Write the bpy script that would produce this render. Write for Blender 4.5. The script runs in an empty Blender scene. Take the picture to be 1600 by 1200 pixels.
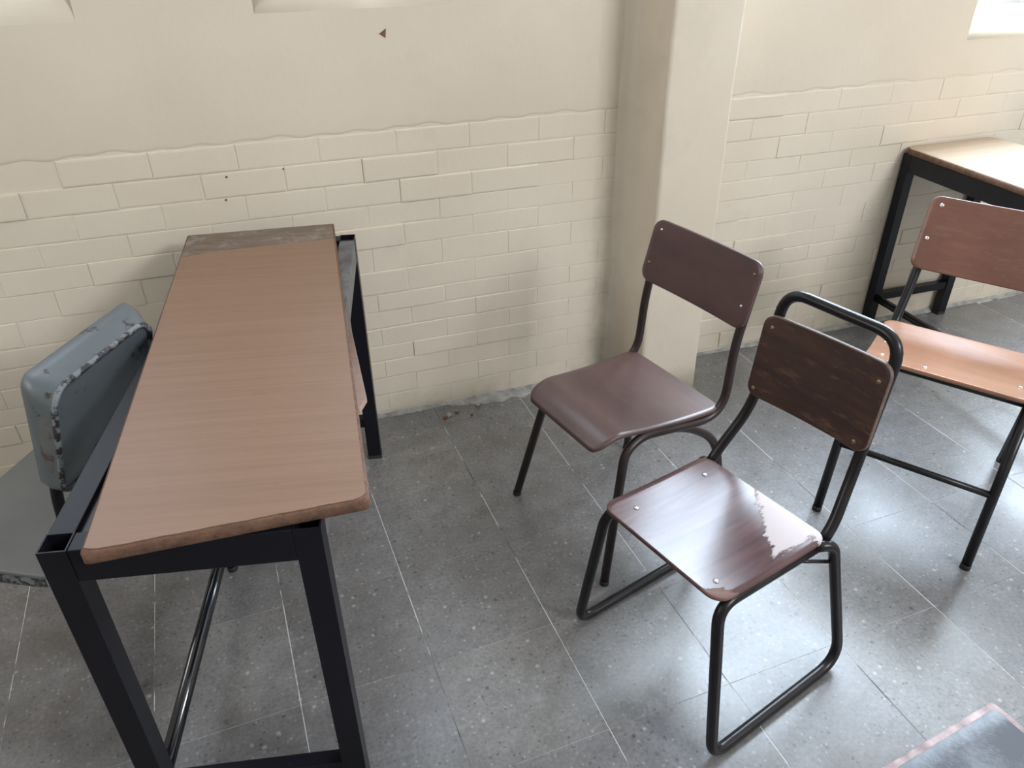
import bpy, bmesh, math, random
from mathutils import Vector, Matrix

rnd = random.Random(7)
C = bpy.context.scene.collection
PI = math.pi
S = 1.49                      # metres per unit of camera height: every "unit" figure below is multiplied by it

# ------------------------------------------------------------------ camera
cam_d = bpy.data.cameras.new('camera'); cam = bpy.data.objects.new('camera', cam_d); C.objects.link(cam)
yaw, pitch, roll = math.radians(18.772), math.radians(32.288), math.radians(-0.5508)
cy_, sy_ = math.cos(yaw), math.sin(yaw)
fwd = Vector((sy_ * math.cos(pitch), cy_ * math.cos(pitch), -math.sin(pitch)))
rgt = Vector((cy_, -sy_, 0)); upv = rgt.cross(fwd)
R_ = math.cos(roll) * rgt + math.sin(roll) * upv
U_ = -math.sin(roll) * rgt + math.cos(roll) * upv
M = Matrix((R_, U_, -fwd)).transposed().to_4x4(); M.translation = Vector((0, 0, S))
cam.matrix_world = M
cam_d.sensor_width = 36; cam_d.lens = 1202.1 / 1600 * 36; cam_d.clip_start = 0.02
bpy.context.scene.camera = cam

# ------------------------------------------------------------------ sky and light
w = bpy.data.worlds.new('world'); bpy.context.scene.world = w; w.use_nodes = True
bg = w.node_tree.nodes['Background']; bg.inputs[0].default_value = (0.72, 0.85, 1.0, 1); bg.inputs[1].default_value = 0.5

def area(name, loc, size, energy, col, direction):
    d = bpy.data.lights.new(name, 'AREA'); d.shape = 'RECTANGLE'; d.size, d.size_y = size
    d.energy = energy; d.color = col
    o = bpy.data.objects.new(name, d); C.objects.link(o); o.location = loc
    o.rotation_euler = Vector(direction).to_track_quat('-Z', 'Y').to_euler()
    return o
# daylight entering by the windows of the wall in view
area('daylight_bay_two', (2.95, 2.36, 1.95), (2.9, 1.35), 295, (0.80, 0.90, 1.0), (0, -1, 0))
area('daylight_bay_one', (-0.1, 2.36, 1.95), (2.3, 1.1), 17, (0.93, 0.96, 1.0), (0, -1, 0))
# daylight from the high windows of the opposite wall, behind the camera and to the right
area('daylight_high_right', (3.3, -2.9, 3.45), (1.5, 0.8), 112, (0.95, 0.97, 1.0), (-0.35, 1, -0.5))
area('daylight_high_left', (-1.2, -2.9, 2.9), (3.4, 1.2), 3, (1.0, 0.95, 0.88), (0.1, 1, -0.4))
area('column_fill_left', (-3.25, 1.25, 2.6), (1.2, 1.3), 24, (1.0, 0.97, 0.93), (1, 0, -0.25))  # added fill, grazing the back wall to brighten the column's left face

vs = bpy.context.scene.view_settings
bpy.context.scene.display_settings.display_device = 'sRGB'
vs.view_transform = 'Standard'; vs.look = 'None'; vs.gamma = 1; vs.use_curve_mapping = False
vs.exposure = 0.55

# ------------------------------------------------------------------ materials
def nodes(name):
    m = bpy.data.materials.new(name); m.use_nodes = True
    nt = m.node_tree; return m, nt, nt.nodes['Principled BSDF']
def N(nt, t, **kw):
    n = nt.nodes.new(t)
    for k, v in kw.items():
        if k.startswith('i_'):
            key = k[2:]
            n.inputs[int(key) if key.isdigit() else key.replace('_', ' ')].default_value = v
        else: setattr(n, k, v)
    return n
def ramp(nt, src, stops, interp='LINEAR'):
    r = nt.nodes.new('ShaderNodeValToRGB'); r.color_ramp.interpolation = interp
    el = r.color_ramp.elements
    el[0].position, el[0].color = stops[0][0], stops[0][1]
    el[1].position, el[1].color = stops[-1][0], stops[-1][1]
    for p, c in stops[1:-1]:
        e = el.new(p); e.color = c
    nt.links.new(src, r.inputs[0]); return r
def g(v): return (v, v, v, 1)
def col(*c): return (c[0], c[1], c[2], 1)
def mapping(nt, scale=(1, 1, 1), loc=(0, 0, 0), rot=(0, 0, 0), src='Object'):
    tc = nt.nodes.new('ShaderNodeTexCoord'); mp = nt.nodes.new('ShaderNodeMapping')
    mp.inputs['Scale'].default_value = scale; mp.inputs['Location'].default_value = loc; mp.inputs['Rotation'].default_value = rot
    nt.links.new(tc.outputs[src], mp.inputs[0]); return mp.outputs[0]
def noise(nt, vec, scale, detail=4, rough=0.55, dist=0.0):
    n = N(nt, 'ShaderNodeTexNoise'); n.inputs['Scale'].default_value = scale; n.inputs['Detail'].default_value = detail
    n.inputs['Roughness'].default_value = rough; n.inputs['Distortion'].default_value = dist
    nt.links.new(vec, n.inputs['Vector']); return n.outputs[0]
def mix(nt, f, a, b, mode='MIX'):
    m = nt.nodes.new('ShaderNodeMix'); m.data_type = 'RGBA'; m.blend_type = mode
    for sock, v in ((m.inputs[0], f), (m.inputs[6], a), (m.inputs[7], b)):
        if isinstance(v, (int, float)): sock.default_value = v
        elif isinstance(v, tuple): sock.default_value = v
        else: nt.links.new(v, sock)
    return m.outputs[2]
def math_n(nt, op, a, b=None, clamp=False):
    m = nt.nodes.new('ShaderNodeMath'); m.operation = op; m.use_clamp = clamp
    for s, v in ((m.inputs[0], a), (m.inputs[1], b)):
        if v is None: continue
        if isinstance(v, (int, float)): s.default_value = v
        else: nt.links.new(v, s)
    return m.outputs[0]
def bump(nt, bsdf, h, strength=0.3, dist=0.002):
    b = N(nt, 'ShaderNodeBump'); b.inputs['Strength'].default_value = strength; b.inputs['Distance'].default_value = dist
    nt.links.new(h, b.inputs['Height']); nt.links.new(b.outputs[0], bsdf.inputs['Normal'])
def xyz(nt, src='Object'):
    tc = nt.nodes.new('ShaderNodeTexCoord'); s = nt.nodes.new('ShaderNodeSeparateXYZ'); nt.links.new(tc.outputs[src], s.inputs[0]); return s.outputs

def wall_mat():
    m, nt, b = nodes('cream_wall_paint')
    geo = nt.nodes.new('ShaderNodeNewGeometry')       # position on the wall itself, so bricks and plaster read as one coat
    pos = geo.outputs['Position']
    sep = nt.nodes.new('ShaderNodeSeparateXYZ'); nt.links.new(pos, sep.inputs[0])
    n1 = noise(nt, pos, 1.3, 3); n2 = noise(nt, pos, 9, 5)
    c = ramp(nt, n1, [(0.3, col(0.635, 0.562, 0.462)), (0.7, col(0.72, 0.650, 0.548))]).outputs[0]
    # grime rubbed into the corner beside the column and along the foot of the wall
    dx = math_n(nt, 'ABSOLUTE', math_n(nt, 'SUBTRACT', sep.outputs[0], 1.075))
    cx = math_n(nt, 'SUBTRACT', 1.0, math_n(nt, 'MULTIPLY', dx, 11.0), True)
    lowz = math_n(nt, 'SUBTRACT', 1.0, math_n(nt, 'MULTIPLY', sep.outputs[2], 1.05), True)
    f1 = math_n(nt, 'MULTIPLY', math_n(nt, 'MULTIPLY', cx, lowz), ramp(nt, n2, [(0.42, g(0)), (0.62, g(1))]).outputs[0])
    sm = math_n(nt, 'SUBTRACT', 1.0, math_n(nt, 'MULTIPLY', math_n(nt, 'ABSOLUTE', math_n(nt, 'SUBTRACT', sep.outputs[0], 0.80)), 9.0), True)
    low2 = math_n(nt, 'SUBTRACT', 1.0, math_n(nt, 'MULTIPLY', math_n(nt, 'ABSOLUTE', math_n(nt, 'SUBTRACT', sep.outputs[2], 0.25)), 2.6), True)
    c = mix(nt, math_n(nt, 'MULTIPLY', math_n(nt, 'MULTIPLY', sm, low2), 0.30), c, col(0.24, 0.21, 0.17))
    foot = math_n(nt, 'SUBTRACT', 1.0, math_n(nt, 'MULTIPLY', sep.outputs[2], 9.0), True)
    n3 = noise(nt, pos, 5.0, 6, 0.65)
    f2 = math_n(nt, 'MULTIPLY', foot, ramp(nt, n3, [(0.5, g(0)), (0.66, g(1))]).outputs[0])
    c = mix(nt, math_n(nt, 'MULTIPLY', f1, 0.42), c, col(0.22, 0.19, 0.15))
    c = mix(nt, math_n(nt, 'MULTIPLY', f2, 0.45), c, col(0.30, 0.27, 0.21))
    n4 = noise(nt, pos, 3.1, 5, 0.6)
    c = mix(nt, math_n(nt, 'MULTIPLY', ramp(nt, n4, [(0.60, g(0)), (0.78, g(1))]).outputs[0], 0.25), c, col(0.42, 0.37, 0.29))
    nt.links.new(c, b.inputs['Base Color']); b.inputs['Roughness'].default_value = 0.42
    b.inputs['Specular IOR Level'].default_value = 0.4
    bump(nt, b, noise(nt, pos, 38, 5, 0.6), 0.35, 0.0025)
    return m
def plain(name, c, rough=0.5, metal=0.0, spec=0.5, var=0.15, scale=12, bmp=0.0):
    m, nt, b = nodes(name); v = mapping(nt)
    n = noise(nt, v, scale, 5)
    lo = tuple(x * (1 - var) for x in c); hi = tuple(min(1, x * (1 + var)) for x in c)
    nt.links.new(ramp(nt, n, [(0.3, col(*lo)), (0.7, col(*hi))]).outputs[0], b.inputs['Base Color'])
    b.inputs['Roughness'].default_value = rough; b.inputs['Metallic'].default_value = metal; b.inputs['Specular IOR Level'].default_value = spec
    if bmp: bump(nt, b, noise(nt, v, scale * 8, 4), bmp, 0.001)
    return m
def terrazzo():
    m, nt, b = nodes('grey_terrazzo')
    geo = nt.nodes.new('ShaderNodeNewGeometry'); pos = geo.outputs['Position']
    oi = nt.nodes.new('ShaderNodeObjectInfo')
    base = ramp(nt, noise(nt, pos, 16, 6, 0.7), [(0.15, col(0.120, 0.118, 0.122)), (0.88, col(0.272, 0.270, 0.278))]).outputs[0]
    fine = ramp(nt, noise(nt, pos, 110, 3, 0.6), [(0.25, g(0.72)), (0.75, g(1.28))]).outputs[0]
    base = mix(nt, 1.0, base, fine, 'MULTIPLY')
    tint = ramp(nt, oi.outputs['Random'], [(0, col(0.90, 0.90, 0.91)), (0.5, col(0.98, 0.98, 1.0)), (1, col(1.08, 1.07, 1.04))]).outputs[0]
    c = mix(nt, 1.0, base, tint, 'MULTIPLY')
    vo = N(nt, 'ShaderNodeTexVoronoi'); vo.inputs['Scale'].default_value = 85; nt.links.new(pos, vo.inputs['Vector'])
    sp = ramp(nt, vo.outputs['Distance'], [(0.12, g(1)), (0.34, g(0))]).outputs[0]
    pick = nt.nodes.new('ShaderNodeSeparateColor'); nt.links.new(vo.outputs['Color'], pick.inputs[0])
    lightc = math_n(nt, 'MULTIPLY', sp, ramp(nt, pick.outputs[0], [(0.70, g(0)), (0.76, g(1))]).outputs[0])
    darkc = math_n(nt, 'MULTIPLY', sp, ramp(nt, pick.outputs[1], [(0.70, g(0)), (0.76, g(1))]).outputs[0])
    c = mix(nt, math_n(nt, 'MULTIPLY', lightc, 0.65), c, col(0.42, 0.42, 0.40))
    c = mix(nt, math_n(nt, 'MULTIPLY', darkc, 0.7), c, col(0.035, 0.035, 0.035))
    v2 = N(nt, 'ShaderNodeTexVoronoi'); v2.inputs['Scale'].default_value = 38; nt.links.new(pos, v2.inputs['Vector'])
    s2 = ramp(nt, v2.outputs['Distance'], [(0.07, g(1)), (0.24, g(0))]).outputs[0]
    p2 = nt.nodes.new('ShaderNodeSeparateColor'); nt.links.new(v2.outputs['Color'], p2.inputs[0])
    c = mix(nt, math_n(nt, 'MULTIPLY', s2, math_n(nt, 'MULTIPLY', ramp(nt, p2.outputs[0], [(0.80, g(0)), (0.84, g(1))]).outputs[0], 0.8)), c, col(0.50, 0.50, 0.47))
    c = mix(nt, math_n(nt, 'MULTIPLY', s2, math_n(nt, 'MULTIPLY', ramp(nt, p2.outputs[1], [(0.80, g(0)), (0.84, g(1))]).outputs[0], 0.8)), c, col(0.03, 0.03, 0.03))
    # brown trodden stains
    st = ramp(nt, noise(nt, pos, 2.4, 6, 0.62), [(0.42, g(0)), (1.0, g(1))]).outputs[0]
    c = mix(nt, math_n(nt, 'MULTIPLY', st, 1.1), c, col(0.080, 0.070, 0.055))
    nt.links.new(c, b.inputs['Base Color'])
    r = ramp(nt, noise(nt, pos, 4.0, 5, 0.6), [(0.3, g(0.26)), (0.75, g(0.42))]).outputs[0]
    nt.links.new(r, b.inputs['Roughness']); b.inputs['Specular IOR Level'].default_value = 0.85
    bump(nt, b, noise(nt, pos, 22, 4, 0.6), 0.12, 0.002)
    return m
def plywood(name, dark, light, rough=0.35, grain='x', coat=0.0, streak=26, wear=None, spec=0.5):
    m, nt, b = nodes(name)
    sc = (2.2, streak, streak) if grain == 'x' else (streak, 2.2, streak)
    v = mapping(nt, sc)
    n = noise(nt, v, 1.6, 6, 0.6, 0.6)
    c = ramp(nt, n, [(0.28, col(*dark)), (0.74, col(*light))]).outputs[0]
    v2 = mapping(nt)
    blot = ramp(nt, noise(nt, v2, 5, 4), [(0.35, g(0.82)), (0.65, g(1.08))]).outputs[0]
    c = mix(nt, 1.0, c, blot, 'MULTIPLY')
    scr = noise(nt, mapping(nt, (38, 7, 30) if grain == 'y' else (7, 38, 30), rot=(0, 0, 0.12)), 2.0, 6, 0.7)
    if wear:
        c = mix(nt, math_n(nt, 'MULTIPLY', ramp(nt, scr, [(0.54, g(0)), (0.74, g(1))]).outputs[0], wear[0]), c, col(*wear[1]))
    nt.links.new(c, b.inputs['Base Color']); b.inputs['Roughness'].default_value = rough
    b.inputs['Specular IOR Level'].default_value = spec
    b.inputs['Coat Weight'].default_value = coat; b.inputs['Coat Roughness'].default_value = 0.22
    bump(nt, b, n, 0.12, 0.001)
    return m
def chipped_seat_mat():
    """Varnished brown veneer with the top ply torn off at the two near corners (chair local x forward, y near)."""
    m, nt, b = nodes('worn_varnished_veneer')
    v = mapping(nt, (2.0, 22, 22)); n = noise(nt, v, 1.8, 6, 0.6, 0.8)
    c = ramp(nt, n, [(0.3, col(0.062, 0.030, 0.032)), (0.72, col(0.14, 0.072, 0.070))]).outputs[0]
    o = xyz(nt)
    jag = noise(nt, mapping(nt, (16, 60, 16)), 1.0, 6, 0.75)
    jj = math_n(nt, 'MULTIPLY', math_n(nt, 'SUBTRACT', jag, 0.5), 0.10)
    # torn patch along the near rear corner: x from -0.13 to 0.02, y > 0.06
    ax = math_n(nt, 'ADD', math_n(nt, 'MULTIPLY', o[0], 0.62), jj)
    e1 = math_n(nt, 'SUBTRACT', math_n(nt, 'ADD', o[1], jj), math_n(nt, 'ADD', math_n(nt, 'MULTIPLY', o[0], 1.15), 0.125))
    k1 = ramp(nt, e1, [(0.0, g(0)), (0.006, g(1))]).outputs[0]
    e1b = math_n(nt, 'SUBTRACT', 0.142, math_n(nt, 'ADD', o[1], jj))
    k1b = ramp(nt, e1b, [(0.0, g(0)), (0.006, g(1))]).outputs[0]
    k1c = ramp(nt, math_n(nt, 'SUBTRACT', math_n(nt, 'ADD', jj, -0.098), o[0]), [(0.0, g(0)), (0.006, g(1))]).outputs[0]
    k1 = math_n(nt, 'MULTIPLY', k1, math_n(nt, 'MAXIMUM', k1b, k1c))
    e2 = math_n(nt, 'SUBTRACT', math_n(nt, 'ADD', math_n(nt, 'ADD', o[0], o[1]), jj), 0.300)
    k2 = ramp(nt, e2, [(0.0, g(0)), (0.006, g(1))]).outputs[0]
    c = mix(nt, k1, c, col(0.56, 0.49, 0.50))
    c = mix(nt, k2, c, col(0.20, 0.115, 0.095))
    e3 = math_n(nt, 'SUBTRACT', o[1], 0.142)
    nt.links.new(c, b.inputs['Base Color'])
    rr = mix(nt, math_n(nt, 'MAXIMUM', k1, k2), g(0.24), g(0.6))
    nt.links.new(rr, b.inputs['Roughness']); b.inputs['Specular IOR Level'].default_value = 0.5
    hh = math_n(nt, 'SUBTRACT', math_n(nt, 'MULTIPLY', n, 0.25), math_n(nt, 'MAXIMUM', k1, k2))
    bump(nt, b, hh, 0.5, 0.0012)
    return m
def core_board_mat():
    m, nt, b = nodes('bare_particle_board')
    v = mapping(nt); n = noise(nt, mapping(nt, (12, 60, 60)), 1.5, 6, 0.7); n2 = noise(nt, v, 18, 5, 0.7)
    c = ramp(nt, n, [(0.3, col(0.10, 0.070, 0.052)), (0.7, col(0.20, 0.150, 0.118))]).outputs[0]
    c = mix(nt, math_n(nt, 'MULTIPLY', ramp(nt, n2, [(0.52, g(0)), (0.70, g(1))]).outputs[0], 0.6), c, col(0.36, 0.32, 0.28))
    nt.links.new(c, b.inputs['Base Color']); b.inputs['Roughness'].default_value = 0.5
    bump(nt, b, n2, 0.4, 0.001); return m
def edge_board_mat():
    m, nt, b = nodes('worn_board_edge')
    n = noise(nt, mapping(nt), 55, 6, 0.8)
    c = ramp(nt, n, [(0.32, col(0.075, 0.038, 0.024)), (0.68, col(0.19, 0.100, 0.062))]).outputs[0]
    nt.links.new(c, b.inputs['Base Color']); b.inputs['Roughness'].default_value = 0.75
    bump(nt, b, n, 0.6, 0.0015); return m
def laminate(name, lo, hi, rough=0.42, spots=True, grain_x=True):
    m, nt, b = nodes(name)
    v = mapping(nt, (1.2, 46, 1) if grain_x else (46, 1.2, 1))
    n = noise(nt, v, 1.8, 6, 0.65, 0.3)
    c = ramp(nt, n, [(0.25, col(*lo)), (0.75, col(*hi))]).outputs[0]
    n2 = noise(nt, mapping(nt, (7, 12, 1)), 1.3, 5, 0.7)
    if spots: c = mix(nt, math_n(nt, 'MULTIPLY', ramp(nt, n2, [(0.62, g(0)), (0.80, g(1))]).outputs[0], 0.40), c, col(0.10, 0.075, 0.055))
    nt.links.new(c, b.inputs['Base Color']); b.inputs['Roughness'].default_value = rough
    b.inputs['Specular IOR Level'].default_value = 0.45
    return m
def chipped_paint(name, paint, rust, lo=0.56, hi=0.62, scale=14, rough=0.42):
    m, nt, b = nodes(name); v = mapping(nt)
    n = noise(nt, v, scale, 8, 0.7); n2 = noise(nt, v, 3.5, 4)
    p = ramp(nt, n2, [(0.3, col(*[x * 0.82 for x in paint])), (0.7, col(*[x * 1.12 for x in paint]))]).outputs[0]
    k = ramp(nt, n, [(lo, g(0)), (hi, g(1))]).outputs[0]
    nt.links.new(mix(nt, k, p, col(*rust)), b.inputs['Base Color'])
    b.inputs['Roughness'].default_value = rough
    bump(nt, b, math_n(nt, 'SUBTRACT', 1.0, k), 0.6, 0.0008); return m

WALL = wall_mat()
TERR = terrazzo()
def grout_mat():
    m, nt, b = nodes('pale_and_dirty_grout'); pos = nt.nodes.new('ShaderNodeNewGeometry').outputs['Position']
    c = ramp(nt, noise(nt, pos, 3.4, 5, 0.7), [(0.36, col(0.05, 0.05, 0.05)), (0.40, col(0.17, 0.17, 0.17)), (0.45, col(0.22, 0.22, 0.22)), (0.50, col(0.60, 0.60, 0.58)), (1, col(0.66, 0.66, 0.64))]).outputs[0]
    nt.links.new(c, b.inputs['Base Color']); b.inputs['Roughness'].default_value = 0.85; return m
GROUT = grout_mat()
CEM = plain('rough_cement', (0.33, 0.325, 0.31), 0.9, var=0.35, scale=25, bmp=0.5)
BLACK = plain('black_enamel', (0.006, 0.006, 0.010), 0.30, var=0.3, spec=0.3)
GLOSSB = plain('glossy_black_enamel', (0.008, 0.009, 0.014), 0.16, var=0.2, spec=0.8)
BLACKW = chipped_paint('scuffed_black_enamel', (0.0075, 0.0075, 0.012), (0.08, 0.08, 0.09), 0.68, 0.76, 30, 0.38)
for _m in (BLACKW,): _m.node_tree.nodes['Principled BSDF'].inputs['Specular IOR Level'].default_value = 0.25
TUBE1 = plain('dark_brown_enamel', (0.026, 0.014, 0.015), 0.36, var=0.3)
TUBE2 = plain('black_brown_enamel', (0.010, 0.008, 0.010), 0.30, var=0.4, spec=0.35)
TUBE3 = plain('black_tube_enamel', (0.009, 0.008, 0.011), 0.32, var=0.3, spec=0.35)
PLY1 = plywood('brown_painted_plywood', (0.070, 0.037, 0.038), (0.102, 0.054, 0.053), 0.36, 'y', 0.25, 8, (0.30, (0.05, 0.028, 0.03)))
PLY1S = plywood('brown_painted_seat', (0.090, 0.052, 0.050), (0.130, 0.078, 0.074), 0.34, 'y', 0.3, 7, (0.45, (0.045, 0.028, 0.03)))
PLY2 = plywood('worn_dark_veneer', (0.024, 0.011, 0.010), (0.070, 0.031, 0.020), 0.5, 'y', 0.0, 18, (0.75, (0.17, 0.095, 0.055)))
SEAT2 = chipped_seat_mat()
PLYE = plywood('pale_plywood_edge', (0.09, 0.055, 0.045), (0.20, 0.14, 0.115), 0.6, 'x', 0.0, 60)
PLY3 = plywood('reddish_plywood_back', (0.125, 0.053, 0.037), (0.180, 0.080, 0.056), 0.36, 'y', 0.2, 12, (0.5, (0.20, 0.14, 0.11)))
PLY3S = plywood('orange_plywood_seat', (0.29, 0.135, 0.077), (0.40, 0.205, 0.125), 0.28, 'y', 0.3, 14)
CORE = core_board_mat(); EDGE = edge_board_mat()
LAM = laminate('tan_wood_laminate', (0.200, 0.116, 0.073), (0.256, 0.153, 0.100), 0.44)
LAMB = laminate('pale_tan_laminate', (0.36, 0.27, 0.19), (0.44, 0.34, 0.25), 0.55, False)
LAMB.node_tree.nodes['Principled BSDF'].inputs['Specular IOR Level'].default_value = 0.2
GREYP = chipped_paint('chipped_blue_grey_paint', (0.112, 0.135, 0.150), (0.035, 0.028, 0.025), 0.62, 0.66, 16, 0.40)
GREYR = chipped_paint('chipped_rim_paint', (0.20, 0.225, 0.245), (0.022, 0.020, 0.020), 0.47, 0.52, 38, 0.45)
GREYS = chipped_paint('dull_grey_seat_paint', (0.150, 0.155, 0.155), (0.05, 0.04, 0.035), 0.70, 0.74, 12, 0.5)
RUSTY = chipped_paint('rusty_grey_paint', (0.13, 0.14, 0.135), (0.09, 0.045, 0.04), 0.50, 0.60, 14, 0.55)
GREYM = plain('grey_scuffed_metal', (0.13, 0.135, 0.15), 0.38, 0.3, var=0.5, scale=30)
SCREW = plain('bright_screw_metal', (0.75, 0.72, 0.74), 0.25, 0.9)
BRASS = plain('dull_screw_metal', (0.28, 0.20, 0.14), 0.35, 0.6)
SHELFM = plywood('pinkish_plywood_shelf', (0.40, 0.27, 0.22), (0.50, 0.36, 0.31), 0.5, 'x', 0.0, 10)
WORN = chipped_paint('worn_grey_desk_paint', (0.075, 0.082, 0.098), (0.20, 0.215, 0.24), 0.46, 0.66, 11, 0.5)
PINK = plain('bare_pinkish_wood', (0.36, 0.275, 0.27), 0.7, var=0.5, scale=40)
RUB = plain('black_rubber', (0.02, 0.02, 0.02), 0.7)
ALU = plain('pale_window_metal', (0.72, 0.76, 0.82), 0.4, 0.0)
CEIL = plain('ceiling_white', (0.72, 0.70, 0.66), 0.8, var=0.04)
OTHER = plain('side_wall_paint', (0.55, 0.49, 0.40), 0.6, var=0.06)
CHIP = plain('exposed_brick_chip', (0.16, 0.08, 0.055), 0.9)
def glass_mat():
    m = bpy.data.materials.new('window_glass'); m.use_nodes = True; nt = m.node_tree
    nt.nodes.remove(nt.nodes['Principled BSDF']); out = nt.nodes['Material Output']
    t = N(nt, 'ShaderNodeBsdfTransparent'); t.inputs[0].default_value = (0.94, 0.97, 1, 1)
    gl = N(nt, 'ShaderNodeBsdfGlossy'); gl.inputs['Roughness'].default_value = 0.03
    mx = N(nt, 'ShaderNodeMixShader'); mx.inputs[0].default_value = 0.06
    nt.links.new(t.outputs[0], mx.inputs[1]); nt.links.new(gl.outputs[0], mx.inputs[2]); nt.links.new(mx.outputs[0], out.inputs[0]); return m
GLASS = glass_mat()

# ------------------------------------------------------------------ mesh helpers
class MB:
    def __init__(s): s.v = []; s.f = []; s.sm = []; s.rim = []
    def add(s, vs_, fs, smooth=False):
        o = len(s.v); s.v += [tuple(p) for p in vs_]; s.f += [tuple(i + o for i in f) for f in fs]; s.sm += [smooth] * len(fs); return s
    def box(s, a, b):
        x0, y0, z0 = a; x1, y1, z1 = b
        return s.add([(x0, y0, z0), (x1, y0, z0), (x1, y1, z0), (x0, y1, z0), (x0, y0, z1), (x1, y0, z1), (x1, y1, z1), (x0, y1, z1)],
                     [(0, 3, 2, 1), (4, 5, 6, 7), (0, 1, 5, 4), (1, 2, 6, 5), (2, 3, 7, 6), (3, 0, 4, 7)])
    def beam(s, p, q, wd, ht, up=(0, 0, 1)):
        p, q, up = Vector(p), Vector(q), Vector(up); d = (q - p).normalized(); sd = d.cross(up).normalized(); u = sd.cross(d)
        vs_ = [e + sd * a * wd / 2 + u * b * ht / 2 for e in (p, q) for a, b in ((-1, -1), (1, -1), (1, 1), (-1, 1))]
        return s.add(vs_, [(0, 1, 2, 3), (7, 6, 5, 4), (0, 4, 5, 1), (1, 5, 6, 2), (2, 6, 7, 3), (3, 7, 4, 0)])
    def tube(s, pts, r, seg=12, rad=None, caps=True):
        """swept round tube along points; rad = fillet radius at inner points"""
        P = [Vector(p) for p in pts]; path = [P[0]]
        for i in range(1, len(P) - 1):
            R = rad[i - 1] if isinstance(rad, (list, tuple)) else (rad or 0)
            a, b, c = P[i - 1], P[i], P[i + 1]
            if R <= 0: path.append(b); continue
            u = (a - b); v = (c - b); lu, lv = u.length, v.length; u.normalize(); v.normalize()
            t = min(R, lu * 0.49, lv * 0.49)
            s0, s1 = b + u * t, b + v * t
            for k in range(9):
                h = k / 8; path.append(s0 * (1 - h) ** 2 + b * 2 * h * (1 - h) + s1 * h * h)
        path.append(P[-1])
        vs_ = []; fs = []; n = None
        for i, p in enumerate(path):
            d = ((path[i + 1] if i + 1 < len(path) else p) - (path[i - 1] if i else p)).normalized()
            if n is None:
                n = d.orthogonal().normalized()
            else: n = (n - d * n.dot(d)).normalized()
            bnm = d.cross(n)
            for k in range(seg):
                a = 2 * PI * k / seg; vs_.append(p + (n * math.cos(a) + bnm * math.sin(a)) * r)
        for i in range(len(path) - 1):
            for k in range(seg):
                fs.append((i * seg + k, i * seg + (k + 1) % seg, (i + 1) * seg + (k + 1) % seg, (i + 1) * seg + k))
        s.add(vs_, fs, True)
        if caps:
            L = len(path) - 1
            o = len(s.v) - len(vs_)
            s.f += [tuple(o + k for k in range(seg))[::-1], tuple(o + L * seg + k for k in range(seg))]; s.sm += [False, False]
        return s
    def hollow_leg(s, p, q, wd, wall=0.0025):
        """square tube with open ends from p to q"""
        p, q = Vector(p), Vector(q); d = (q - p).normalized(); sd = Vector((1, 0, 0)); sd = (sd - d * sd.dot(d)).normalized(); u = d.cross(sd)
        vs_ = []
        for e in (p, q):
            for h in (wd / 2, wd / 2 - wall):
                for a, b in ((-1, -1), (1, -1), (1, 1), (-1, 1)): vs_.append(e + sd * a * h + u * b * h)
        fs = []
        for k in range(4):
            j = (k + 1) % 4
            fs += [(k, j, 8 + j, 8 + k), (4 + j, 4 + k, 12 + k, 12 + j), (8 + k, 8 + j, 12 + j, 12 + k), (j, k, 4 + k, 4 + j)]
        return s.add(vs_, fs)
    def lathe(s, prof, c=(0, 0, 0), axis=(0, 0, 1), seg=16):
        ax = Vector(axis).normalized(); n = ax.orthogonal().normalized(); b = ax.cross(n); c = Vector(c)
        vs_ = [c + ax * h + (n * math.cos(2 * PI * k / seg) + b * math.sin(2 * PI * k / seg)) * r for r, h in prof for k in range(seg)]
        fs = [(i * seg + k, i * seg + (k + 1) % seg, (i + 1) * seg + (k + 1) % seg, (i + 1) * seg + k) for i in range(len(prof) - 1) for k in range(seg)]
        fs += [tuple(range(seg))[::-1], tuple((len(prof) - 1) * seg + k for k in range(seg))]
        s.add(vs_, fs, True); s.sm[-1] = s.sm[-2] = False; return s
    def plate(s, quad, r, th, dish=None, nu=20, nv=16, e=0.0018):
        """rounded plate over quad (P00, P10, P11, P01); dish(u, v) in metres along the normal, u and v in 0..1"""
        q = [Vector(p) for p in quad]
        W = ((q[1] - q[0]).length + (q[2] - q[3]).length) / 2; Hh = ((q[3] - q[0]).length + (q[2] - q[1]).length) / 2
        nrm = (q[1] - q[0]).cross(q[3] - q[0]).normalized()
        rr = r if isinstance(r, (tuple, list)) else (r, r)      # radius at v=0 end and v=1 end
        def P(u, v, off):
            p = q[0] * (1 - u) * (1 - v) + q[1] * u * (1 - v) + q[2] * u * v + q[3] * (1 - u) * v
            return p + nrm * (off + (dish(u, v) if dish else 0))
        def grid(sh, off):
            vv = []
            r0, r1 = max(rr[0] - sh, 1e-4), max(rr[1] - sh, 1e-4)
            k = 5
            ys = [sh + r0 * (1 - math.cos(PI / 2 * i / k)) for i in range(k)]
            a, b = sh + r0, Hh - sh - r1
            ys += [a + (b - a) * i / (nv - 1) for i in range(nv)]
            ys += [Hh - sh - r1 * (1 - math.cos(PI / 2 * i / k)) for i in range(k - 1, -1, -1)]
            for y in ys:
                if y < sh + r0: d = r0 - (y - sh); ins = r0 - math.sqrt(max(0, r0 * r0 - d * d))
                elif y > Hh - sh - r1: d = r1 - (Hh - sh - y); ins = r1 - math.sqrt(max(0, r1 * r1 - d * d))
                else: ins = 0
                x0, x1 = sh + ins, W - sh - ins
                for i in range(nu):
                    vv.append(P((x0 + (x1 - x0) * i / (nu - 1)) / W, y / Hh, off))
            return vv, len(ys)
        t2 = th / 2
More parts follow.
